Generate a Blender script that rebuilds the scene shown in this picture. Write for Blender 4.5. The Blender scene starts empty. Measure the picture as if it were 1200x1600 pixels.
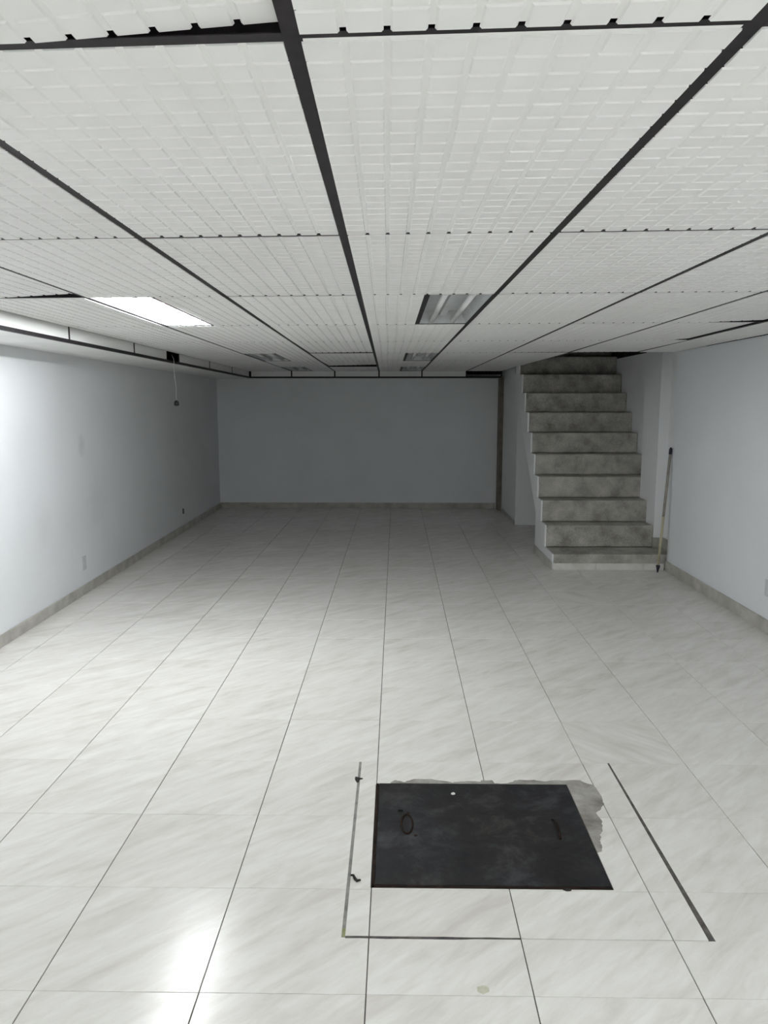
import bpy, bmesh, math, random
from mathutils import Vector
random.seed(7)
S = bpy.context.scene
COL = S.collection

# ------------------------------------------------------------------ camera, world, exposure
CAM_H = 1.57
cam = bpy.data.cameras.new('camera')
cam.sensor_fit = 'VERTICAL'; cam.sensor_height = 24.0; cam.lens = 18.0
cam.clip_start = 0.02; cam.clip_end = 100
cam_o = bpy.data.objects.new('camera', cam); COL.objects.link(cam_o)
cam_o.location = (0, 0, CAM_H)
cam_o.rotation_euler = (math.radians(90) - math.atan(170 / 1200), 0, 0.0157)
S.camera = cam_o
w = bpy.data.worlds.new('world'); S.world = w; w.use_nodes = True
w.node_tree.nodes['Background'].inputs[0].default_value = (0.5, 0.55, 0.6, 1)
w.node_tree.nodes['Background'].inputs[1].default_value = 0.02
TUBE_EMIT = 95.0
S.view_settings.view_transform = 'Standard'
S.view_settings.look = 'None'
S.view_settings.gamma = 1.0
S.view_settings.use_curve_mapping = False
S.view_settings.exposure = 0.53

# ------------------------------------------------------------------ materials
MATS = {}
def base_mat(name, col, rough=0.6, spec=0.5, metal=0.0):
    m = bpy.data.materials.new(name); m.use_nodes = True
    b = m.node_tree.nodes['Principled BSDF']
    b.inputs['Base Color'].default_value = (*col, 1)
    b.inputs['Roughness'].default_value = rough
    b.inputs['Specular IOR Level'].default_value = spec
    b.inputs['Metallic'].default_value = metal
    MATS[name] = m
    return m, m.node_tree, b
def N(nt, t, **kw):
    n = nt.nodes.new(t)
    for k, v in kw.items(): setattr(n, k, v)
    return n
def noise(nt, vec, scale, detail=4, rough=0.55, dist=0.0):
    n = N(nt, 'ShaderNodeTexNoise')
    n.inputs['Scale'].default_value = scale; n.inputs['Detail'].default_value = detail
    n.inputs['Roughness'].default_value = rough; n.inputs['Distortion'].default_value = dist
    if vec is not None: nt.links.new(vec, n.inputs['Vector'])
    return n.outputs['Fac']
def ramp(nt, fac, stops):
    r = N(nt, 'ShaderNodeValToRGB')
    e = r.color_ramp.elements
    while len(e) < len(stops): e.new(0.5)
    for i, (p, c) in enumerate(stops):
        e[i].position = p; e[i].color = (*c, 1) if len(c) == 3 else c
    nt.links.new(fac, r.inputs[0])
    return r.outputs[0]
def mix(nt, fac, a, b, mode='MIX'):
    n = N(nt, 'ShaderNodeMix', data_type='RGBA', blend_type=mode)
    for sock, v in ((n.inputs[0], fac), (n.inputs[6], a), (n.inputs[7], b)):
        if hasattr(v, 'links'): nt.links.new(v, sock)
        elif isinstance(v, (int, float)): sock.default_value = v
        else: sock.default_value = (*v, 1)
    return n.outputs[2]
def bump(nt, b, h, strength, dist=0.002):
    n = N(nt, 'ShaderNodeBump'); n.inputs['Strength'].default_value = strength
    n.inputs['Distance'].default_value = dist
    nt.links.new(h, n.inputs['Height']); nt.links.new(n.outputs[0], b.inputs['Normal'])
def wpos(nt):
    return N(nt, 'ShaderNodeNewGeometry').outputs['Position']

def make_paint(name, col, marks=()):
    m, nt, b = base_mat(name, col, 0.62, 0.3)
    p = wpos(nt)
    c = ramp(nt, noise(nt, p, 1.3, 5), [(0.3, tuple(x * 0.94 for x in col)), (0.7, col)])
    for (mx, my, mz, r, k) in marks:
        v = N(nt, 'ShaderNodeVectorMath', operation='DISTANCE'); v.inputs[1].default_value = (mx, my, mz)
        nn = N(nt, 'ShaderNodeVectorMath', operation='ADD')
        nz = N(nt, 'ShaderNodeTexNoise'); nz.inputs['Scale'].default_value = 9; nt.links.new(p, nz.inputs['Vector'])
        sc = N(nt, 'ShaderNodeVectorMath', operation='SCALE'); sc.inputs[3].default_value = r * 1.2
        nt.links.new(nz.outputs['Color'], sc.inputs[0]); nt.links.new(sc.outputs[0], nn.inputs[0]); nt.links.new(p, nn.inputs[1])
        nt.links.new(nn.outputs[0], v.inputs[0])
        mr = N(nt, 'ShaderNodeMapRange'); mr.inputs[1].default_value = r * 0.3; mr.inputs[2].default_value = r * 1.4
        mr.inputs[3].default_value = k; mr.inputs[4].default_value = 0
        nt.links.new(v.outputs['Value'], mr.inputs[0])
        c = mix(nt, mr.outputs[0], c, (0.42, 0.42, 0.42))
    nt.links.new(c, b.inputs['Base Color'])
    bump(nt, b, noise(nt, p, 60, 3), 0.12)
make_paint('wall_paint', (0.83, 0.847, 0.866))
make_paint('wall_paint_left', (0.83, 0.847, 0.866), [(-2.58, 6.33, 1.27, 0.07, 0.35), (-2.6, 6.65, 0.86, 0.2, 0.16), (-2.58, 5.6, 0.75, 0.12, 0.1)])
make_paint('stair_paint', (0.86, 0.865, 0.87), [(1.53, 9.93, 0.25, 0.1, 0.5)])

m, nt, b = base_mat('shade_black', (0.035, 0.033, 0.032), 0.9, 0.1)  # near-black colour standing in for the shade above the hung ceiling
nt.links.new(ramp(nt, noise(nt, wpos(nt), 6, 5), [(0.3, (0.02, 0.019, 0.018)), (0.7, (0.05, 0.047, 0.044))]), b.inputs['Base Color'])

# white ceiling plastic, slightly yellowed
m, nt, b = base_mat('ceiling_plastic', (0.8, 0.795, 0.775), 0.5, 0.4)
oi = N(nt, 'ShaderNodeObjectInfo')
c1 = ramp(nt, oi.outputs['Random'], [(0, (0.865, 0.865, 0.85)), (1, (0.905, 0.905, 0.89))])
c2 = ramp(nt, noise(nt, wpos(nt), 2.2, 4), [(0.3, (0.95, 0.95, 0.94)), (0.65, (1, 1, 1))])
nt.links.new(mix(nt, 1.0, c1, c2, 'MULTIPLY'), b.inputs['Base Color'])
bump(nt, b, noise(nt, wpos(nt), 90, 3), 0.1, 0.001)

m, nt, b = base_mat('black_metal', (0.016, 0.013, 0.016), 0.5, 0.2)
nt.links.new(ramp(nt, noise(nt, wpos(nt), 30, 4), [(0.3, (0.010, 0.008, 0.010)), (0.75, (0.024, 0.020, 0.022))]), b.inputs['Base Color'])

# marbled ceramic tile: veins laid per tile
m, nt, b = base_mat('marble_tile', (0.78, 0.77, 0.74), 0.2, 0.24)
tc = N(nt, 'ShaderNodeTexCoord'); oi = N(nt, 'ShaderNodeObjectInfo')
m0 = N(nt, 'ShaderNodeMapping'); m0.inputs['Rotation'].default_value = (0, 0, math.radians(-42))
mp = N(nt, 'ShaderNodeMapping'); mp.inputs['Scale'].default_value = (1.0, 4.6, 1.0)
ad = N(nt, 'ShaderNodeVectorMath', operation='ADD'); ml = N(nt, 'ShaderNodeMath', operation='MULTIPLY'); ml.inputs[1].default_value = 37.0
nt.links.new(oi.outputs['Random'], ml.inputs[0]); nt.links.new(tc.outputs['Object'], m0.inputs['Vector']); nt.links.new(m0.outputs[0], mp.inputs['Vector'])
nt.links.new(mp.outputs[0], ad.inputs[0]); nt.links.new(ml.outputs[0], ad.inputs[1])
v1 = noise(nt, ad.outputs[0], 2.6, 6, 0.6, 0.6)
v2 = noise(nt, ad.outputs[0], 6.0, 5, 0.6, 0.7)
ca = ramp(nt, v1, [(0.28, (0.70, 0.675, 0.635)), (0.46, (0.79, 0.775, 0.74)), (0.64, (0.845, 0.835, 0.805))])
cb = ramp(nt, v2, [(0.35, (0.93, 0.92, 0.905)), (0.6, (1, 1, 1))])
cc = mix(nt, 1.0, ca, cb, 'MULTIPLY')
tint = ramp(nt, oi.outputs['Random'], [(0, (0.965, 0.96, 0.955)), (1, (1, 1, 1))])
nt.links.new(mix(nt, 1.0, cc, tint, 'MULTIPLY'), b.inputs['Base Color'])
nt.links.new(ramp(nt, noise(nt, wpos(nt), 3.0, 5), [(0.3, (0.16,) * 3), (0.7, (0.25,) * 3)]), b.inputs['Roughness'])

m, nt, b = base_mat('grout', (0.11, 0.105, 0.10), 0.9, 0.1)
nt.links.new(ramp(nt, noise(nt, wpos(nt), 14, 5), [(0.3, (0.07, 0.065, 0.062)), (0.7, (0.17, 0.165, 0.155))]), b.inputs['Base Color'])

m, nt, b = base_mat('skirting_tile', (0.47, 0.45, 0.41), 0.3, 0.45)
p = wpos(nt)
nt.links.new(ramp(nt, noise(nt, p, 7, 5), [(0.3, (0.34, 0.325, 0.29)), (0.65, (0.54, 0.52, 0.48))]), b.inputs['Base Color'])
m, nt, b = base_mat('white_skirting', (0.72, 0.70, 0.66), 0.25, 0.5)
nt.links.new(ramp(nt, noise(nt, wpos(nt), 7, 5), [(0.3, (0.62, 0.60, 0.56)), (0.65, (0.76, 0.745, 0.71))]), b.inputs['Base Color'])

# worn grey terrazzo of the stairs
m, nt, b = base_mat('terrazzo', (0.34, 0.33, 0.30), 0.65, 0.3)
p = wpos(nt)
a = ramp(nt, noise(nt, p, 5, 6, 0.65), [(0.28, (0.21, 0.20, 0.17)), (0.5, (0.42, 0.405, 0.365)), (0.72, (0.60, 0.58, 0.53))])
s = ramp(nt, noise(nt, p, 140, 2, 0.5), [(0.35, (0.72, 0.72, 0.72)), (0.62, (1.1, 1.1, 1.1))])
nt.links.new(mix(nt, 1.0, a, s, 'MULTIPLY'), b.inputs['Base Color'])
bump(nt, b, noise(nt, p, 25, 5), 0.35, 0.004)

m, nt, b = base_mat('cover_iron', (0.03, 0.03, 0.032), 0.6, 0.22)
p = wpos(nt)
a = ramp(nt, noise(nt, p, 6, 8, 0.72, 0.3), [(0.3, (0.005, 0.005, 0.006)), (0.5, (0.015, 0.015, 0.0165)), (0.7, (0.05, 0.051, 0.054))])
s = ramp(nt, noise(nt, p, 2.1, 3), [(0.45, (1, 1, 1)), (0.75, (1.25, 1.05, 0.9))])
nt.links.new(mix(nt, 1.0, a, s, 'MULTIPLY'), b.inputs['Base Color'])
bump(nt, b, noise(nt, p, 45, 5), 0.4, 0.002)
m, nt, b = base_mat('rust', (0.02, 0.013, 0.01), 0.8, 0.1)
nt.links.new(ramp(nt, noise(nt, wpos(nt), 25, 4), [(0.3, (0.008, 0.006, 0.005)), (0.7, (0.030, 0.017, 0.012))]), b.inputs['Base Color'])

m, nt, b = base_mat('cement', (0.30, 0.285, 0.26), 0.9, 0.15)
p = wpos(nt)
nt.links.new(ramp(nt, noise(nt, p, 9, 6, 0.65), [(0.28, (0.17, 0.155, 0.14)), (0.5, (0.31, 0.295, 0.27)), (0.72, (0.44, 0.425, 0.395))]), b.inputs['Base Color'])
bump(nt, b, noise(nt, p, 60, 5), 0.5, 0.002)

def noisy(name, c0, c1, scale, rough, spec=0.4, metal=0.0):
    m, nt, b = base_mat(name, c0, rough, spec, metal)
    nt.links.new(ramp(nt, noise(nt, wpos(nt), scale, 4), [(0.3, c0), (0.7, c1)]), b.inputs['Base Color'])
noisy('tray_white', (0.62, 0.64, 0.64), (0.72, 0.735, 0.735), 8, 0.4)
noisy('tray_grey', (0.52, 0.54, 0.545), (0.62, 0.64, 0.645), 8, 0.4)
noisy('tube_off', (0.70, 0.71, 0.70), (0.76, 0.77, 0.76), 10, 0.25, 0.5)
noisy('socket_white', (0.6, 0.6, 0.58), (0.66, 0.66, 0.64), 20, 0.4)
noisy('tar', (0.012, 0.012, 0.012), (0.035, 0.033, 0.03), 40, 0.8, 0.2)
noisy('filler', (0.20, 0.195, 0.185), (0.33, 0.32, 0.30), 25, 0.9, 0.1)
noisy('cut_dirt', (0.06, 0.055, 0.052), (0.15, 0.14, 0.13), 30, 0.9, 0.1)
noisy('moss', (0.22, 0.23, 0.12), (0.33, 0.34, 0.20), 40, 0.9, 0.1)
noisy('dried_drop', (0.47, 0.46, 0.35), (0.58, 0.57, 0.46), 60, 0.6)
noisy('paint_chip', (0.75, 0.75, 0.72), (0.82, 0.82, 0.8), 60, 0.5)
noisy('plate_plastic', (0.6, 0.61, 0.63), (0.64, 0.65, 0.67), 20, 0.4)
noisy('plate_dark', (0.05, 0.05, 0.05), (0.08, 0.08, 0.08), 20, 0.5)
noisy('pole_wood', (0.42, 0.38, 0.25), (0.56, 0.52, 0.36), 18, 0.5)
noisy('pole_dark', (0.26, 0.235, 0.205), (0.36, 0.33, 0.29), 18, 0.55)  # darker tone for the upper half of the pole
noisy('pole_cap', (0.010, 0.010, 0.022), (0.02, 0.02, 0.035), 30, 0.45)
noisy('cord_white', (0.62, 0.62, 0.6), (0.7, 0.7, 0.68), 30, 0.5)
noisy('bakelite', (0.012, 0.014, 0.013), (0.03, 0.032, 0.03), 30, 0.35)
noisy('brown_wood', (0.15, 0.13, 0.10), (0.23, 0.20, 0.16), 12, 0.55)
m, nt, b = base_mat('tube_lit', (0.9, 0.9, 0.9), 0.3)
b.inputs['Emission Color'].default_value = (0.955, 0.985, 1.0, 1)
b.inputs['Emission Strength'].default_value = TUBE_EMIT

# ------------------------------------------------------------------ helpers
class MB:
    def __init__(self): self.v = []; self.f = []
    def poly(self, pts, faces):
        o = len(self.v); self.v += [tuple(p) for p in pts]; self.f += [tuple(o + i for i in f) for f in faces]; return self
    def hexa(self, lo, hi):            # four points below, four above (same winding)
        return self.poly(list(lo) + list(hi), [(3, 2, 1, 0), (4, 5, 6, 7)] + [(i, (i + 1) % 4, 4 + (i + 1) % 4, 4 + i) for i in range(4)])
    def box(self, x0, x1, y0, y1, z0, z1):
        q = [(x0, y0), (x1, y0), (x1, y1), (x0, y1)]
        return self.hexa([(x, y, z0) for x, y in q], [(x, y, z1) for x, y in q])
    def prism(self, pts, z0, z1):      # pts counter-clockwise in xy
        n = len(pts)
        return self.poly([(x, y, z0) for x, y in pts] + [(x, y, z1) for x, y in pts],
                         [tuple(range(n - 1, -1, -1)), tuple(range(n, 2 * n))] + [(i, (i + 1) % n, n + (i + 1) % n, n + i) for i in range(n)])
    def tube(self, path, r, seg=10, caps=True):
        pts = [Vector(p) for p in path]; rr = r if isinstance(r, (list, tuple)) else [r] * len(pts)
        o = len(self.v); up = None
        for i, p in enumerate(pts):
            d = (pts[min(i + 1, len(pts) - 1)] - pts[max(i - 1, 0)]).normalized()
            if up is None:
                up = Vector((0, 0, 1)) if abs(d.z) < 0.9 else Vector((1, 0, 0))
            a = d.cross(up).normalized(); c = d.cross(a).normalized(); up = -c if False else up
            for k in range(seg):
                t = 2 * math.pi * k / seg
                self.v.append(tuple(p + (a * math.cos(t) + c * math.sin(t)) * rr[i]))
        for i in range(len(pts) - 1):
            for k in range(seg):
                k2 = (k + 1) % seg
                self.f.append((o + i * seg + k, o + i * seg + k2, o + (i + 1) * seg + k2, o + (i + 1) * seg + k))
        if caps:
            self.f.append(tuple(o + k for k in range(seg - 1, -1, -1)))
            self.f.append(tuple(o + (len(pts) - 1) * seg + k for k in range(seg)))
        return self
    def mesh(self, name, mat, smooth=False):
        me = bpy.data.meshes.new(name); me.from_pydata(self.v, [], self.f); me.materials.append(MATS[mat])
        bm = bmesh.new(); bm.from_mesh(me); bmesh.ops.recalc_face_normals(bm, faces=bm.faces); bm.to_mesh(me); bm.free()
        if smooth:
            for p in me.polygons: p.use_smooth = True
        return me
    def build(self, name, mat, parent=None, loc=(0, 0, 0), bevel=0, smooth=False):
        me = self.mesh(name, mat, smooth)
        return link(name, me, parent, loc, bevel)
def link(name, me, parent=None, loc=(0, 0, 0), bevel=0):
    o = bpy.data.objects.new(name, me); COL.objects.link(o); o.location = loc
    if parent: o.parent = parent
    if bevel:
        md = o.modifiers.new('bevel', 'BEVEL'); md.width = bevel; md.segments = 2; md.limit_method = 'ANGLE'
    return o
def empty(name, loc=(0, 0, 0)):
    o = bpy.data.objects.new(name, None); COL.objects.link(o); o.location = loc; o.empty_display_size = 0.1; return o
def tag(o, label, cat, group=None):
    o['label'] = label; o['category'] = cat
    if group: o['group'] = group
    return o
def struct(o, label=None, cat=None):
    o['kind'] = 'structure'
    if label: o['label'] = label
    if cat: o['category'] = cat
    return o

# ------------------------------------------------------------------ dimensions
YB, YR = 11.49, -6.2                        # far wall, wall behind the camera
def xl(y): return -2.50 - 0.0138 * y         # left wall runs very slightly out of square
XR = 2.56
SLAB = 2.42                                  # concrete slab above the hung ceiling
def zc(y): return 2.065 - 0.004 * y          # underside of the hung grid
def zs(y): return CAM_H + 0.395 - 0.0035 * y # underside of the dropped soffit
TILE, TX0, TY0, GAP, GAPY = 0.45, -0.0775, 1.857, 0.0017, 0.0008

# ------------------------------------------------------------------ walls
SHADEZ = 1.99
def wall(name, quad_xy, z1, label, mat='wall_paint', shaded=True, z0=0.0):
    zz = SHADEZ if shaded else z1
    o = struct(MB().prism(quad_xy, z0, zz).build(name, mat), label, 'wall')
    if shaded: MB().prism(quad_xy, zz, z1).build('shaded_upper', 'shade_black', o)  # upper wall coloured near-black so the ceiling openings look unlit
    return o
wall('wall_left', [(xl(YB) - .12, YB), (xl(YR) - .12, YR), (xl(YR), YR), (xl(YB), YB)], SLAB, 'long white painted wall on the left side of the room', 'wall_paint_left')
wall('wall_back', [(-2.8, YB), (1.57, YB), (1.57, YB + .12), (-2.8, YB + .12)], SLAB, 'white painted far end wall of the room')
wall('wall_rear', [(-2.8, YR - .12), (2.9, YR - .12), (2.9, YR), (-2.8, YR)], SLAB, 'white painted wall behind the viewer')
wr = wall('wall_right', [(XR, YR), (XR + .16, YR), (XR + .16, 7.17), (XR, 7.17)], zc(7.2), 'white painted wall on the right side before the stairs', shaded=False)
MB().box(XR, XR + .16, YR, 7.17, 2.10, SLAB).build('shaded_upper', 'shade_black', wr)
# stair enclosure
ws = struct(MB().box(2.66, 2.82, 7.17, YB + .12, 0, 2.1).build('wall_stairwell', 'stair_paint'), 'white wall along the right side of the stairs', 'wall')
MB().box(2.66, 2.82, 7.17, YB + .12, 2.1, 3.6).build('shaded_upper', 'shade_black', ws)  # near-black colour cuts bounce, darkening the upper steps
struct(MB().box(2.56, 2.66, 7.57, 8.05, 0.147, 2.42).build('wall_pier', 'stair_paint'), 'narrow white pier standing on the first step at the right', 'wall')
pt = struct(MB().box(1.55, 1.65, 9.92, YB, 0, 3.6).build('wall_partition', 'stair_paint'), 'white partition wall under and beside the top of the stairs', 'wall')
MB().box(1.65, 2.66, 9.92, 10.02, 0, 1.75).build('under_stair_wall', 'stair_paint', pt)
wu = struct(MB().box(1.44, 1.495, 7.35, 9.92, 2.10, 3.6).build('wall_stairwell_upper', 'shade_black'), 'stairwell wall above the ceiling, coloured near-black for shade', 'wall')
MB().box(1.44, 2.66, 7.25, 7.35, 2.10, 3.6).build('front_wall', 'shade_black', wu)
MB().box(1.57, 2.66, YB, YB + .12, 0, 3.6).build('end_wall', 'shade_black', wu)
MB().box(1.40, 2.82, 7.2, YB + .12, 3.6, 3.7).build('roof_slab', 'shade_black', wu)

# skirting
def skirt(name, p, q, h, label, mat='skirting_tile', t=0.012, side=1):
    p = Vector((*p, 0)); q = Vector((*q, 0)); d = (q - p).normalized(); n = Vector((-d.y, d.x, 0)) * side * t
    pts = [p, q, q + n, p + n]
    o = MB().prism([(a.x, a.y) for a in (pts if side > 0 else pts[::-1])], 0, h).build(name, mat, bevel=0.003)
    return struct(o, label, 'baseboard')
skirt('baseboard_left', (xl(YR), YR), (xl(YB), YB), 0.08, 'beige tile skirting along the left wall', side=-1)
skirt('baseboard_back', (xl(YB) + .012, YB), (1.49, YB), 0.085, 'beige tile skirting along the far wall', side=-1)
skirt('baseboard_right', (XR, YR), (XR, 7.17), 0.095, 'beige tile skirting along the right wall')
skirt('baseboard_partition', (1.55, 9.92), (1.55, YB - .3), 0.05, 'grey skirting at the foot of the partition under the stairs')
struct(MB().box(1.50, 1.55, YB - .27, YB - .012, 0.0, 1.925).build('trim_1', 'brown_wood', bevel=0.006), 'dark brown wooden post in the far right corner', 'trim')

# ------------------------------------------------------------------ floor of marbled tiles
fm = MB()
fm.box(-2.85, 2.85, YR - .15, YB + .15, -0.14, -0.0045)
floor = struct(fm.build('floor', 'grout'), 'glossy cream marbled floor tiles in a straight grid', 'floor')
PX0, PX1, PY0, PY1 = -0.078, 0.711, 2.318, 3.010          # metal cover
OX0, OX1, OY0, OY1 = -0.154, 0.9365, 2.08, 3.207          # saw cuts round it
one = MB()
hw = TILE / 2 - GAP; hv = TILE / 2 - GAPY; bv = 0.0009
q0 = [(-hw, -hv), (hw, -hv), (hw, hv), (-hw, hv)]; q1 = [(x * (1 - bv / hw), y * (1 - bv / hw)) for x, y in q0]
one.poly([(x, y, -0.006) for x, y in q0] + [(x, y, -bv) for x, y in q0] + [(x, y, 0) for x, y in q1],
         [(i, (i + 1) % 4, 4 + (i + 1) % 4, 4 + i) for i in range(4)] + [(4 + i, 4 + (i + 1) % 4, 8 + (i + 1) % 4, 8 + i) for i in range(4)] + [(8, 9, 10, 11)])
tile_me = one.mesh('tile', 'marble_tile')
def tile_pieces(x0, y0, x1, y1):
    """cut one tile by the metal cover and by the saw cuts; returns polygons"""
    gL, gR, gB = 0.0055, 0.0042, 0.0022
    X = sorted({x0, x1, *[min(max(v, x0), x1) for v in (OX0 - gL, OX0 + gL, OX1 - gR, OX1 + gR, PX0 - .003, PX1 + .002)]})
    Y = sorted({y0, y1, *[min(max(v, y0), y1) for v in (OY0 - gB, OY0 + gB, PY0 - .003, PY1 + .003)]})
    def lab(cx, cy):
        if PX0 - .003 < cx < PX1 + .002 and PY0 - .003 < cy < PY1 + .003: return None
        inY = OY0 - gB < cy < OY1
        if inY and (abs(cx - OX0) < gL or abs(cx - OX1) < gR): return None
        if OX0 - gL < cx < OX1 + gR and abs(cy - OY0) < gB: return None
        return 1 if (OX0 < cx < OX1 and OY0 < cy < OY1) else 2
    cells = {}
    for i in range(len(X) - 1):
        for j in range(len(Y) - 1):
            l = lab((X[i] + X[i + 1]) / 2, (Y[j] + Y[j + 1]) / 2)
            if l: cells[i, j] = l
    seen = set(); out = []
    for c in list(cells):
        if c in seen: continue
        comp = []; st = [c]; seen.add(c)
        while st:
            i, j = st.pop(); comp.append((i, j))
            for d in ((1, 0), (-1, 0), (0, 1), (0, -1)):
                n = (i + d[0], j + d[1])
                if n in cells and n not in seen and cells[n] == cells[c]: seen.add(n); st.append(n)
        es = set()
        for i, j in comp:
            cs = [(i, j), (i + 1, j), (i + 1, j + 1), (i, j + 1)]
            for a, bb in zip(cs, cs[1:] + cs[:1]):
                if (bb, a) in es: es.discard((bb, a))
                else: es.add((a, bb))
        edges = dict(es)
        start = next(iter(edges)); loop = [start]; nx = edges[start]
        while nx != start and len(loop) < 60: loop.append(nx); nx = edges[nx]
        pts = [(X[i], Y[j]) for i, j in loop]
        keep = [p for k, p in enumerate(pts) if abs((p[0] - pts[k - 1][0]) * (pts[(k + 1) % len(pts)][1] - p[1]) - (p[1] - pts[k - 1][1]) * (pts[(k + 1) % len(pts)][0] - p[0])) > 1e-9]
        out.append(keep)
    return out
TURN = {(2, 3), (3, 9)}
for ky in range(-3, 18):
    for kx in range(-6, 6):
        x0 = TX0 + TILE * kx; y0 = TY0 + TILE * ky; cx, cy = x0 + TILE / 2, y0 + TILE / 2
        hit = x0 < OX1 + .005 and x0 + TILE > OX0 - .005 and y0 < OY1 - .01 and y0 + TILE > OY0 - .005
        if hit:
            for pl in tile_pieces(x0 + GAP, y0 + GAPY, x0 + TILE - GAP, y0 + TILE - GAPY):
                o = MB().prism([(x - cx, y - cy) for x, y in pl], -0.006, 0).build('tile', 'marble_tile', floor, (cx, cy, 0))
        else:
            o = link('tile', tile_me, floor, (cx, cy, random.uniform(-.0004, 0)))
            if (kx, ky) in TURN: o.rotation_euler.z = math.pi / 2
            elif random.random() < 0.4: o.rotation_euler.z = math.pi
far = MB()
for ky in list(range(-18, -3)) + list(range(18, 22)):
    for kx in range(-6, 6):
        x0 = TX0 + TILE * kx; y0 = TY0 + TILE * ky
        far.box(x0 + GAP, x0 + TILE - GAP, max(y0 + GAPY, YR - .1), min(y0 + TILE - GAPY, YB + .05), -0.006, -0.0002)
o = far.build('far_tiles', 'marble_tile', floor); o['kind'] = 'stuff'

# cement showing beside the cover, fillers of the saw cuts
def jag(pts, amp, n=3, seed=1):
    rnd = random.Random(seed); out = []
    for a, bb in zip(pts, pts[1:]):
        for k in range(n):
            t = k / n; out.append((a[0] + (bb[0] - a[0]) * t + rnd.uniform(-amp, amp) * (k > 0), a[1] + (bb[1] - a[1]) * t + rnd.uniform(-amp, amp) * (k > 0)))
    out.append(pts[-1]); return out
edge = [(0.732, 2.535), (0.741, 2.575), (0.737, 2.60), (0.752, 2.622), (0.748, 2.64), (0.768, 2.664), (0.778, 2.70), (0.782, 2.745), (0.776, 2.793), (0.800, 2.815), (0.806, 2.835), (0.826, 2.86), (0.829, 2.90), (0.827, 2.965), (0.817, 3.015), (0.79, 3.03), (0.775, 3.05), (0.74, 3.05)]
poly = [(0.7125, 2.525)] + jag(edge, 0.004, 3, 3) + [(0.70, 3.046), (0.70, 3.0125), (0.7125, 3.0125)]
MB().prism(poly, -0.001, 0.0016).build('cement_patch', 'cement', floor)
top = [(0.70, 3.046), (0.66, 3.047), (0.62, 3.038), (0.585, 3.05), (0.53, 3.049), (0.505, 3.046), (0.49, 3.03), (0.455, 3.018), (0.415, 3.018), (0.405, 3.045), (0.365, 3.045), (0.355, 3.03), (0.30, 3.035), (0.265, 3.028), (0.24, 3.020), (0.205, 3.035), (0.15, 3.052), (0.08, 3.05), (0.055, 3.035), (0.035, 3.022), (0.0, 3.04), (-0.02, 3.02)]
MB().prism(jag(top, 0.003, 3, 5) + [(-0.02, 3.0125), (0.70, 3.0125)], -0.001, 0.0014).build('cement_smear', 'cement', floor)
MB().box(OX0 - .0052, OX0 + .0052, 2.12, OY1, -.006, -.0015).build('cut_filler', 'filler', floor)
MB().prism([(OX1 - .004, OY1), (OX1 - .009, 2.34), (OX1 - .011, OY0), (OX1 + .008, OY0 - .003), (OX1 + .006, 2.30), (OX1 + .004, OY1)], -.002, .0007).build('cut_filler', 'cut_dirt', floor)
MB().prism(jag([(OX0 + .006, OY0 - .005), (0.1, OY0 - .006), (0.372, OY0 - .004)], .0015, 6, 9) + jag([(0.372, OY0 + .003), (0.1, OY0 + .004), (OX0 + .006, OY0 + .004)], .001, 6, 10), -.002, .0006).build('cut_filler', 'cut_dirt', floor)
MB().box(OX0 - .0052, OX0 + .0052, OY0 - .002, 2.12, -.006, -.001).build('cut_filler', 'moss', floor)
def lump(name, mat, parent, cx, cy, rx, ry, h, rot=0, seed=0, z=0.0, label=None):
    rnd = random.Random(seed); m = MB(); n = 12; ring = []
    for k in range(n):
        a = 2 * math.pi * k / n; s = rnd.uniform(.75, 1.2); x, y = rx * s * math.cos(a), ry * s * math.sin(a)
        ring.append((cx + x * math.cos(rot) - y * math.sin(rot), cy + x * math.sin(rot) + y * math.cos(rot)))
    v = [(x, y, z) for x, y in ring] + [(cx + (x - cx) * .6, cy + (y - cy) * .6, z + h) for x, y in ring]
    m.poly(v, [(i, (i + 1) % n, n + (i + 1) % n, n + i) for i in range(n)] + [tuple(range(n, 2 * n))])
    return m.build(name, mat, parent, smooth=False)
lump('tar_blob', 'tar', floor, -0.160, 3.045, 0.010, 0.028, 0.004, 0.1, 2)
lump('tar_blob', 'tar', floor, -0.146, 3.05, 0.012, 0.007, 0.003, 0.3, 4)
MB().tube([(-.149, 2.378, .003), (-.140, 2.376, .004), (-.134, 2.358, .004), (-.126, 2.346, .004), (-.115, 2.352, .003)], [.003, .004, .005, .005, .003], 8).build('tar_hook', 'tar', floor, smooth=True)
lump('dried_drop', 'dried_drop', floor, 0.238, 1.880, 0.016, 0.017, 0.0009, 0, 6)
lump('tar_blob', 'tar', floor, 0.562, 2.3125, 0.014, 0.007, 0.004, 0, 8)

# ------------------------------------------------------------------ metal cover
cov = tag(empty('manhole_cover', ((PX0 + PX1) / 2, (PY0 + PY1) / 2, -0.0045)), 'black iron inspection cover set into the tiled floor', 'manhole cover')
ox, oy = cov.location.x, cov.location.y
bm_ = MB(); hx, hy = (PX1 - PX0) / 2, (PY1 - PY0) / 2
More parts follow.
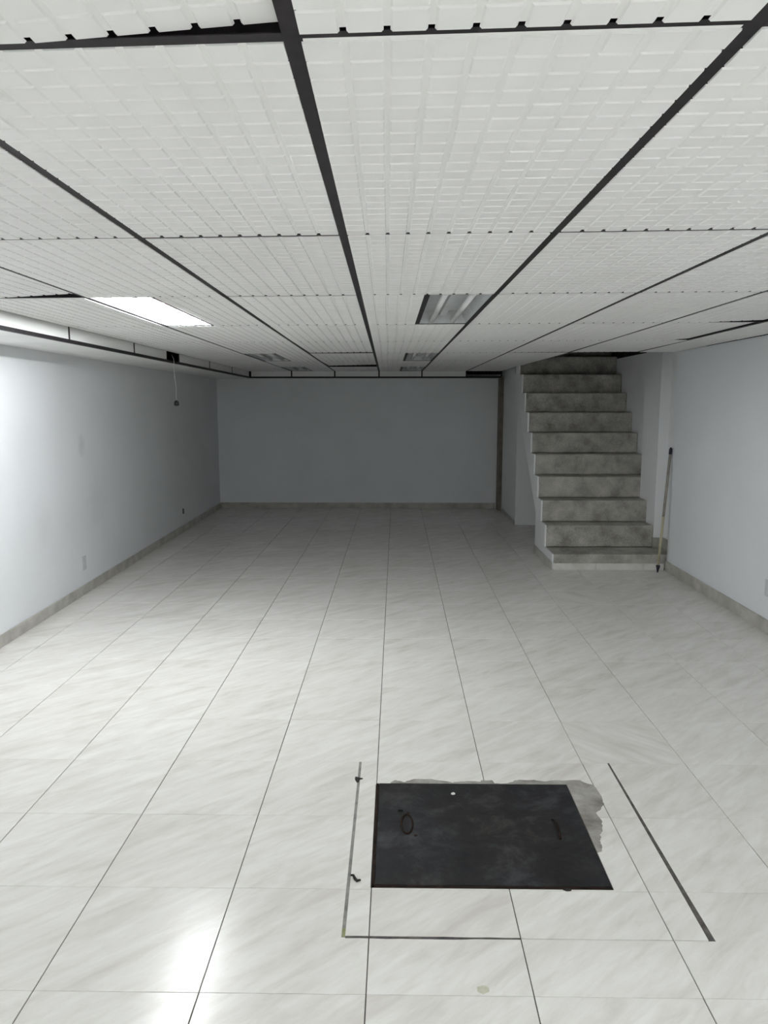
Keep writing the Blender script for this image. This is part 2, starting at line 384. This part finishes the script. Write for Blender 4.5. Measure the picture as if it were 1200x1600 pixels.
# plate as a grid of strips so two lifting slots stay open
def plate_with_slots(slots, x0, x1, y0, y1, z0, z1):
    m = MB()
    xs = sorted({x0, x1, *[s[0] for s in slots], *[s[1] for s in slots]}); ys = sorted({y0, y1, *[s[2] for s in slots], *[s[3] for s in slots]})
    for i in range(len(xs) - 1):
        for j in range(len(ys) - 1):
            cx, cy = (xs[i] + xs[i + 1]) / 2, (ys[j] + ys[j + 1]) / 2
            if any(s[0] < cx < s[1] and s[2] < cy < s[3] for s in slots): z = z0 + 0.001
            else: z = z1
            m.box(xs[i], xs[i + 1], ys[j], ys[j + 1], z0, z)
    return m
sl = [(0.012 - ox, 0.030 - ox, 2.765 - oy, 2.80 - oy), (0.592 - ox, 0.602 - ox, 2.60 - oy, 2.74 - oy)]
plate_with_slots(sl, -hx + .012, hx - .002, -hy + .012, hy - .002, 0, 0.0072).build('plate', 'cover_iron', cov)
fr = MB(); fr.box(-hx, -hx + .010, -hy, hy, 0, .0055).box(-hx, hx, -hy, -hy + .010, 0, .0055)
fr.build('rim', 'rust', cov)
ring = [(0.044 + .021 * math.cos(t) - ox, 2.695 + .066 * math.sin(t) - oy, .0085) for t in [2 * math.pi * k / 24 for k in range(25)]]
MB().tube(ring, .0042, 8, False).build('lifting_ring', 'rust', cov, smooth=True)
MB().tube([(.600 - ox, 2.60 - oy, .006), (.603 - ox, 2.625 - oy, .010), (.606 - ox, 2.70 - oy, .010), (.604 - ox, 2.735 - oy, .006)], .0035, 8).build('lifting_bar', 'rust', cov, smooth=True)
for (x, y, s) in ((0.05, 2.775, .006), (0.075, 2.62, .007)):
    MB().tube([(x - ox, y - oy, .0065), (x - ox, y - oy, .009)], [s, s * .7], 10).build('rivet', 'rust', cov)
chip = lump('paint_chip', 'paint_chip', None, 0.0, 0.0, 0.009, 0.010, 0.003, 0, 12, 0)
chip.location = (0.234, 2.927, 0.0028); tag(chip, 'tiny white paint chip lying on the black iron cover', 'paint chip')

# ------------------------------------------------------------------ hung ceiling
slab = MB()
slab.box(-2.85, 1.44, YR - .12, YB + .12, SLAB, SLAB + .12).box(1.44, 2.82, YR - .12, 7.25, SLAB, SLAB + .12)
ceil = struct(slab.build('ceiling', 'shade_black'), 'low hung ceiling of embossed white panels in a black metal grid', 'ceiling')
ROWS = [-6.2, -3.78, -2.56, -1.33, -0.11, 1.11, 2.32, 3.54, 4.80, 6.03, 7.33, 8.60, 9.85, 11.05]   # grid rows at x = 0
SK = [0, .05, .05, .05, .05, .05, .05, .05, .05, .05, .04, .025, .01, 0]
COLS = [[(1.11, -2.037), (11.05, -2.09)], [(1.11, -1.405), (11.05, -1.485)], [(1.11, -.745), (11.05, -.872)], [(1.11, -.143), (11.05, -.244)],
        [(1.11, .468), (11.05, .363)], [(1.11, 1.082), (11.05, .992)], [(1.11, 1.595), (7.33, 1.602), (11.05, 1.485)], [(1.11, 2.11), (7.33, 2.225), (11.05, 2.3)], [(1.11, 2.555), (7.33, 2.555), (11.05, 2.555)]]
def colx(i, y):
    c = COLS[i]
    for (y0, x0), (y1, x1) in zip(c, c[1:]):
        if y <= y1 or (y1, x1) == c[-1]: return x0 + (x1 - x0) * (y - y0) / (y1 - y0)
def node(i, r, off=0.0):
    y = ROWS[r]; x = colx(i, y); y = ROWS[r] - SK[r] * x; x = colx(i, y) + off
    return Vector((x, y, 0))
def bil(q, u, v):
    return (q[0] * (1 - u) + q[1] * u) * (1 - v) + (q[3] * (1 - u) + q[2] * u) * v
def embossed(q, nx, ny, dz=0.0, lift=None, depth=0.0030, low=0.003):
    """moulded panel: bosses on a thin back; the back stops short of the rim so the grooves end in open notches"""
    m = MB(); w = (q[1] - q[0]).length; h = (q[3] - q[0]).length; ex, ey = 0.0125 / w, 0.0125 / h
    gu, gv, su, sv = 0.0045 / w, 0.0030 / h, 0.0030 / w, 0.0018 / h      # half groove, sloping side of a boss
    def P(u, v, z):
        p = bil(q, u, v); t = 0.0
        if lift:
            kind, u0, amt = lift
            t = amt * (max(0, (u - u0) / (1 - u0)) * v if kind == 'far' else max(0, (u - u0) / (1 - u0)))
        return (p.x, p.y, zc(p.y) + z + dz + t)
    us = [ex + (1 - 2 * ex) * k / nx for k in range(nx + 1)]; vs = [ey + (1 - 2 * ey) * k / ny for k in range(ny + 1)]
    bu, bv_ = 0.0025 / w, 0.010 / h
    bx = [ex + bu] + [u for u in us[1:-1]] + [1 - ex - bu]; by = [ey * .3] + [v for v in vs[1:-1]] + [1 - ey - bv_]
    if not lift: bx, by = [bx[0], bx[-1]], [by[0], by[-1]]
    for i in range(len(bx) - 1):
        for j in range(len(by) - 1):
            m.poly([P(bx[i], by[j], depth - low), P(bx[i + 1], by[j], depth - low), P(bx[i + 1], by[j + 1], depth - low), P(bx[i], by[j + 1], depth - low)], [(3, 2, 1, 0)])
    for i in range(nx):
        for j in range(ny):
            a, b2 = us[i] + (gu if i else 0), us[i + 1] - (gu if i < nx - 1 else 0)
            c, d = vs[j] + (gv if j else 0), vs[j + 1] - (gv if j < ny - 1 else 0)
            e0, e1 = (su if i else su * .1), (su if i < nx - 1 else su * .1); f0, f1 = (sv if j else sv * .1), (sv if j < ny - 1 else sv * .1)
            m.poly([P(a, c, depth - low), P(b2, c, depth - low), P(b2, d, depth - low), P(a, d, depth - low),
                    P(a + e0, c + f0, -low), P(b2 - e1, c + f0, -low), P(b2 - e1, d - f1, -low), P(a + e0, d - f1, -low)],
                   [(0, 1, 5, 4), (1, 2, 6, 5), (2, 3, 7, 6), (3, 0, 4, 7), (7, 6, 5, 4)])
    return m
def panel(q, dz=0.0, lift=None, name='ceiling_panel'):
    w = (q[1] - q[0]).length; h = (q[3] - q[0]).length
    m = embossed(q, max(1, round(w / .061)), max(1, round(h / .061)), dz, lift)
    me = bpy.data.meshes.new(name); me.from_pydata(m.v, [], m.f); me.materials.append(MATS['ceiling_plastic'])
    return link(name, me, ceil)
def tee(p, q, name='grid_bar', w=0.012):
    d = (q - p).normalized(); n = Vector((-d.y, d.x, 0)); zp, zq = zc(p.y), zc(q.y)
    m = MB()
    for hw_, z0, z1 in ((w, 0, .0016), (.0012, .0016, .03)):
        lo = [p - n * hw_, q - n * hw_, q + n * hw_, p + n * hw_]; zz = [zp, zq, zq, zp]
        m.hexa([(a.x, a.y, z + z0) for a, z in zip(lo, zz)], [(a.x, a.y, z + z1) for a, z in zip(lo, zz)])
    return m.build(name, 'black_metal', ceil)
NR = len(ROWS)
LIT = [(1, 7), (1, 1), (3, 3), (5, 3)]                           # (column, row) of the fixtures that burn; all but the first added as fill
OFFL = [(1, 7), (1, 1), (1, 10), (1, 12)]               # left side of their bay
OFFR = [(3, 3), (5, 3), (3, 7), (3, 10), (3, 12)]               # right side of their bay
FW = 0.305
fixtures = []
def open_bay(c, r): return c >= 6 and r >= 10
LIFT = {(2, 4): ('far', .42, .018), (0, 6): ('far', .25, .022), (2, 11): ('far', -1, .03), (2, 9): ('far', -1, .010), (6, 9): ('far', -1, .006), (6, 7): ('far', .35, .013), (6, 8): ('side', .75, .013), (5, 9): ('far', -1, .004)}   # panels sitting askew
for r in range(NR - 1):
    for c in range(8):
        if open_bay(c, r): continue
        q = [node(c, r), node(c + 1, r), node(c + 1, r + 1), node(c, r + 1)]
        if r == 0:
            q[0].y = q[1].y = YR + .004
        if (c, r) in OFFL:
            m0, m1 = q[0] + Vector((FW, -SK[r] * FW, 0)), q[3] + Vector((FW, -SK[r + 1] * FW, 0))
            fixtures.append(([q[0], m0, m1, q[3]], (c, r) in LIT)); tee(m0, m1, w=.009); panel([m0, q[1], q[2], m1])
        elif (c, r) in OFFR:
            m0, m1 = q[1] - Vector((FW, -SK[r] * FW, 0)), q[2] - Vector((FW, -SK[r + 1] * FW, 0))
            fixtures.append(([m0, q[1], q[2], m1], (c, r) in LIT)); tee(m0, m1, w=.014); panel([q[0], m0, m1, q[3]])
        else:
            panel(q, random.uniform(-.0004, .0008), LIFT.get((c, r)))
for c in range(1, 8):
    last = 10 if c >= 7 else NR - 1
    for r in range(last):
        p, q = node(c, r), node(c, r + 1)
        if r == 0: p.y = YR + .004
        tee(p, q)
for r in range(1, NR - 1):
    for c in range(8):
        if c >= 6 and r > 10: continue
        d = (node(c + 1, r) - node(c, r)).normalized() * .0122
        tee(node(c, r) + d, node(c + 1, r) - d)

# dropped soffit along the left and far walls
def quad_panel(name, pts_lo, pts_hi, mat, parent=ceil):
    return MB().hexa(pts_lo, pts_hi).build(name, mat, parent)
def soff_left(y0, y1):
    xa, xb = colx(0, y0), colx(0, y1)
    lo = [(xl(y0) + .003, y0, zs(y0)), (xa, y0, zs(y0)), (xb, y1, zs(y1)), (xl(y1) + .003, y1, zs(y1))]
    quad_panel('soffit_panel', lo, [(x, y, z + .008) for x, y, z in lo], 'ceiling_plastic')
def val_left(y0, y1):
    xa, xb = colx(0, y0), colx(0, y1); t = .008
    quad_panel('fascia_panel', [(xa - t, y0, zs(y0) + .009), (xa, y0, zs(y0) + .009), (xb, y1, zs(y1) + .009), (xb - t, y1, zs(y1) + .009)],
               [(xa - t, y0, zc(y0) + .004), (xa, y0, zc(y0) + .004), (xb, y1, zc(y1) + .004), (xb - t, y1, zc(y1) + .004)], 'ceiling_plastic')
vy = []
for r in range(NR):
    y = ROWS[r] if r else YR + .004
    vy.append(y - SK[r] * colx(0, y))
vy[-1] = 11.05
for a, b2 in zip(vy, vy[1:]):
    soff_left(a + .004, b2 - .004)
    if abs(b2 - vy[10]) < 1e-6: val_left(a + .004, b2 - .40)           # one short panel leaves a dark opening
    else: val_left(a + .004, b2 - .004)
    m = MB()
    for (za, dxa, dxb, zb) in ((lambda y: zs(y) - .003, -.014, .010, .021), (lambda y: zc(y) - .001, -.004, .012, .009)):
        lo = [(colx(0, a) + dxa, a, za(a)), (colx(0, a) + dxb, a, za(a)), (colx(0, b2) + dxb, b2, za(b2)), (colx(0, b2) + dxa, b2, za(b2))]
        MB().hexa(lo, [(x, y, z + zb) for x, y, z in lo]).build('fascia_bar', 'black_metal', ceil)
    x = colx(0, b2)
    MB().box(x - .004, x + .004, b2 - .007, b2 + .007, zs(b2) + .018, zc(b2) - .001).build('fascia_bar', 'black_metal', ceil)
yv = 11.05
xs = [colx(i, yv) for i in range(0, 7)]
for i in range(6):
    if i < 5: MB().box(xs[i] + .006, xs[i + 1] - .006, yv, yv + .008, zs(yv) + .009, zc(yv) + .004).build('fascia_panel', 'ceiling_plastic', ceil)
    MB().box(xs[i] + .004, xs[i + 1] - .004, yv, YB - .003, zs(yv), zs(yv) + .008).build('soffit_panel', 'ceiling_plastic', ceil)
    MB().box(xs[i + 1] - .009, xs[i + 1] + .009, yv - .008, yv + .004, zs(yv) + .018, zc(yv) - .001).build('fascia_bar', 'black_metal', ceil)
MB().box(xs[0], xs[0] + .03, yv - .012, yv + .004, zs(yv) + .018, zc(yv) - .001).build('fascia_bar', 'black_metal', ceil)
MB().box(xs[0], xs[-1], yv - .010, yv + .014, zs(yv) - .003, zs(yv) + .018).build('fascia_bar', 'black_metal', ceil)
MB().box(xs[0] + .012, xs[-1], yv - .010, yv + .004, zc(yv) - .001, zc(yv) + .008).build('fascia_bar', 'black_metal', ceil)
MB().box(xl(yv) + .003, xs[0] - .004, yv + .004, YB - .003, zs(yv), zs(yv) + .008).build('soffit_panel', 'ceiling_plastic', ceil)

# ------------------------------------------------------------------ recessed fluorescent fixtures
def fixture(q, lit, label, group):
    c = (q[0] + q[1] + q[2] + q[3]) / 4; zb = zc(c.y) + .001
    root = tag(empty('ceiling_light', (c.x, c.y, zb)), label, 'ceiling light', group)
    L = [p - c for p in q]
    def P(u, v, z): p = bil(L, u, v); return (p.x, p.y, z - .004 * p.y)
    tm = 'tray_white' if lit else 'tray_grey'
    m = MB(); e, f = .03, .01; H = .075
    a = [P(e, f, 0.002), P(1 - e, f, 0.002), P(1 - e, 1 - f, 0.002), P(e, 1 - f, 0.002)]
    b2 = [P(e + .10, f + .012, H), P(1 - e - .10, f + .012, H), P(1 - e - .10, 1 - f - .012, H), P(e + .10, 1 - f - .012, H)]
    o1 = [P(e, f, H + .004), P(1 - e, f, H + .004), P(1 - e, 1 - f, H + .004), P(e, 1 - f, H + .004)]
    m.poly(a + b2 + o1, [(i, (i + 1) % 4, 4 + (i + 1) % 4, 4 + i) for i in range(4)] + [(4, 5, 6, 7)] + [(i, (i + 1) % 4, 8 + (i + 1) % 4, 8 + i) for i in range(4)] + [(8, 9, 10, 11)])
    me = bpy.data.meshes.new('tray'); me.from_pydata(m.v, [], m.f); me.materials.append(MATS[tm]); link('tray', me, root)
    # ridge between the tubes
    m = MB(); m.hexa([P(.44, .03, H - .03), P(.56, .03, H - .03), P(.56, .97, H - .03), P(.44, .97, H - .03)], [P(.40, .03, H), P(.60, .03, H), P(.60, .97, H), P(.40, .97, H)])
    m.build('ballast_cover', tm, root)
    for u in (.29, .71):
        MB().tube([P(u, .035, .0145), P(u, .965, .0145)], .014, 14).build('tube', 'tube_lit' if lit else 'tube_off', root, smooth=True)
        for v0, v1 in ((.018, .035), (.965, .982)):
            m = MB(); m.hexa([P(u - .05, v0, .001), P(u + .05, v0, .001), P(u + .05, v1, .001), P(u - .05, v1, .001)], [P(u - .05, v0, H), P(u + .05, v0, H), P(u + .05, v1, H), P(u - .05, v1, H)])
            m.build('lampholder', 'socket_white', root)
labels = {}
for q, lit in fixtures:
    c = (q[0] + q[2]) / 2
    if lit and c.y > 2: l = 'brightly lit fluorescent light in the ceiling at left'
    elif lit: l = 'added fluorescent ceiling light, unseen behind the viewer, ' + ('left bay' if c.x < 0 else 'middle bay' if c.x < 1 else 'right bay')  # lamps added out of view to brighten the near floor and ceiling
    elif c.x > 0: l = ['unlit two-tube ceiling light nearest the viewer, black bar on its left', 'unlit ceiling light, second of the three in the middle bay', 'unlit ceiling light in the middle bay against the far fascia'][0 if c.y < 5.5 else 1 if c.y < 9 else 2]
    else: l = 'unlit ceiling light beyond the lit one, farther left bay' if c.y < 9 else 'unlit ceiling light in the left bay against the far fascia'
    fixture(q, lit, l, 'recessed fluorescent ceiling lights')

# ------------------------------------------------------------------ staircase
st = struct(empty('staircase', (1.5, 7.2, 0)), 'worn grey terrazzo stairs climbing through the ceiling on the right', 'staircase')
def sp(mb, name, mat, bevel=0): return mb.build(name, mat, st, (-1.5, -7.2, 0), bevel)
R1, RISE, TREAD = 0.147, 0.22, 0.235
def ry(k): return 7.2 if k == 1 else 7.58 + TREAD * (k - 2)
def rz(k): return 0 if k == 1 else R1 + RISE * (k - 2)           # bottom of riser k
NST = 14
for k in range(1, NST + 1):
    y0, y1 = ry(k), ry(k + 1); z0, z1 = rz(k), rz(k + 1)
    x0 = 1.50 if k < 12 else 1.65
    m = MB()
    # riser leans slightly, with a rounded nosing
    if k == 1: m.box(x0, 2.66, y0, y1 + .0, z0, z1)
    else: m.box(x0, 2.66 if not (k == 2) else 2.56, y0, y1 + .0, z0 - .0, z1)
    sp(m, 'step', 'terrazzo', 0.012 if k < 12 else 0.006)
    if k == 2: sp(MB().box(2.56, 2.66, 8.05, 8.06, z0, z1), 'step_end', 'terrazzo')
# pale painted side following the steps
prof = [(7.2, 0.0)]
for k in range(1, 11): prof += [(ry(k), rz(k + 1)), (ry(k + 1), rz(k + 1))]
prof = [(7.2, 0.0)] + prof[1:]
prof += [(9.70, rz(11) - .42), (8.10, 0.42), (8.12, 0.0)]
m = MB(); n = len(prof)
m.poly([(1.485, y, z) for y, z in prof] + [(1.50, y, z) for y, z in prof], [tuple(range(n)), tuple(range(2 * n - 1, n - 1, -1))] + [(i, n + i, n + (i + 1) % n, (i + 1) % n) for i in range(n)])
sp(m, 'stair_side', 'stair_paint')
# sloping underside and end of the solid foot
m = MB()
m.hexa([(1.50, 8.10, 0.42), (2.66, 8.10, 0.42), (2.66, 9.90, rz(11) - .23), (1.50, 9.90, rz(11) - .23)], [(1.50, 8.10, 0.50), (2.66, 8.10, 0.50), (2.66, 9.90, rz(11) - .13), (1.50, 9.90, rz(11) - .13)])
sp(m, 'soffit', 'stair_paint')
sp(MB().box(1.50, 2.66, 8.05, 8.11, 0, .45), 'foot_wall', 'stair_paint')
for a, b2 in ((1.50, 1.90), (1.902, 2.35), (2.352, 2.545)):
    sp(MB().box(a, b2, 7.188, 7.2, 0, .062), 'skirting_tile', 'white_skirting', .002)
sp(MB().box(1.473, 1.485, 7.188, 8.12, 0, .075), 'side_skirting', 'skirting_tile', .002)
sp(MB().box(2.548, 2.56, 7.57, 7.579, R1, R1 + .1), 'pier_skirting', 'terrazzo')
sp(MB().box(2.548, 2.66, 7.558, 7.57, R1, R1 + .1), 'pier_skirting', 'terrazzo')
sp(MB().box(2.645, 2.66, 7.2, 7.558, R1, R1 + .1), 'wall_skirting', 'terrazzo')

# ------------------------------------------------------------------ leaning pole
A = Vector((2.447, 7.075, 0.0)); B = Vector((2.543, 7.16, 1.165)); D = B - A
pole = tag(empty('broom_pole', A), 'pale wooden pole leaning against the wall end beside the stairs', 'pole')
def at(t): return tuple(D * t)
MB().tube([at(.055), at(.3), at(.45)], .0125, 12).build('shaft', 'pole_wood', pole, smooth=True)
MB().tube([at(.45), at(.955)], .0128, 12).build('upper_shaft', 'pole_dark', pole, smooth=True)
MB().tube([at(.0), at(.02), at(.055), at(.062)], [.005, .010, .0195, .014], 12).build('end_tip', 'pole_cap', pole, smooth=True)
MB().tube([at(.945), at(.985), at(1.0)], [.0145, .0145, .006], 12).build('top_cap', 'pole_cap', pole, smooth=True)

# ------------------------------------------------------------------ hanging cord at the fascia opening
px_, py_ = colx(0, 7.2) + .022, 7.2
cord = tag(empty('pendant_cord', (px_, py_, 1.545)), 'white cord with a dark lampholder hanging from the left fascia', 'pendant cord')
MB().tube([(-.032, .01, .47), (-.012, .005, .43), (-.008, 0, .38), (-.010, 0, .30), (-.006, 0, .24), (.002, 0, .18), (0, 0, .10), (0, 0, .04)], .0024, 8).build('cord', 'cord_white', cord, smooth=True)
MB().tube([(0, 0, .052), (0, 0, .045), (0, 0, .034), (0, 0, .012), (0, 0, 0.002), (0, 0, 0)], [.006, .014, .022, .024, .019, .012], 16).build('lampholder', 'bakelite', cord, smooth=True)

# ------------------------------------------------------------------ wall plates
def wall_plate(name, loc, s, size, label, mat, sub):
    root = tag(empty(name, loc), label, 'wall outlet'); root.scale = (1, size, size)
    MB().box(*(sorted((0, .009 * s))), -.037, .037, -.058, .058).build('cover_plate', mat, root, bevel=.003)
    for dz in (-.024, .024):
        MB().box(*(sorted((.009 * s, .0115 * s))), -.017, .017, dz - .014, dz + .014).build('socket', sub, root, bevel=.002)
wall_plate('wall_outlet', (xl(6.2), 6.2, 0.26), 1, 1, 'pale grey outlet low on the left wall, nearer the viewer', 'plate_plastic', 'plate_plastic')
wall_plate('wall_outlet', (xl(9.35), 9.35, 0.25), 1, .55, 'small dark outlet low on the left wall near the far corner', 'plate_dark', 'plate_dark')
wall_plate('wall_outlet', (XR, 5.19, 0.31), -1, 1, 'grey outlet low on the right wall at the picture edge', 'plate_plastic', 'plate_plastic')
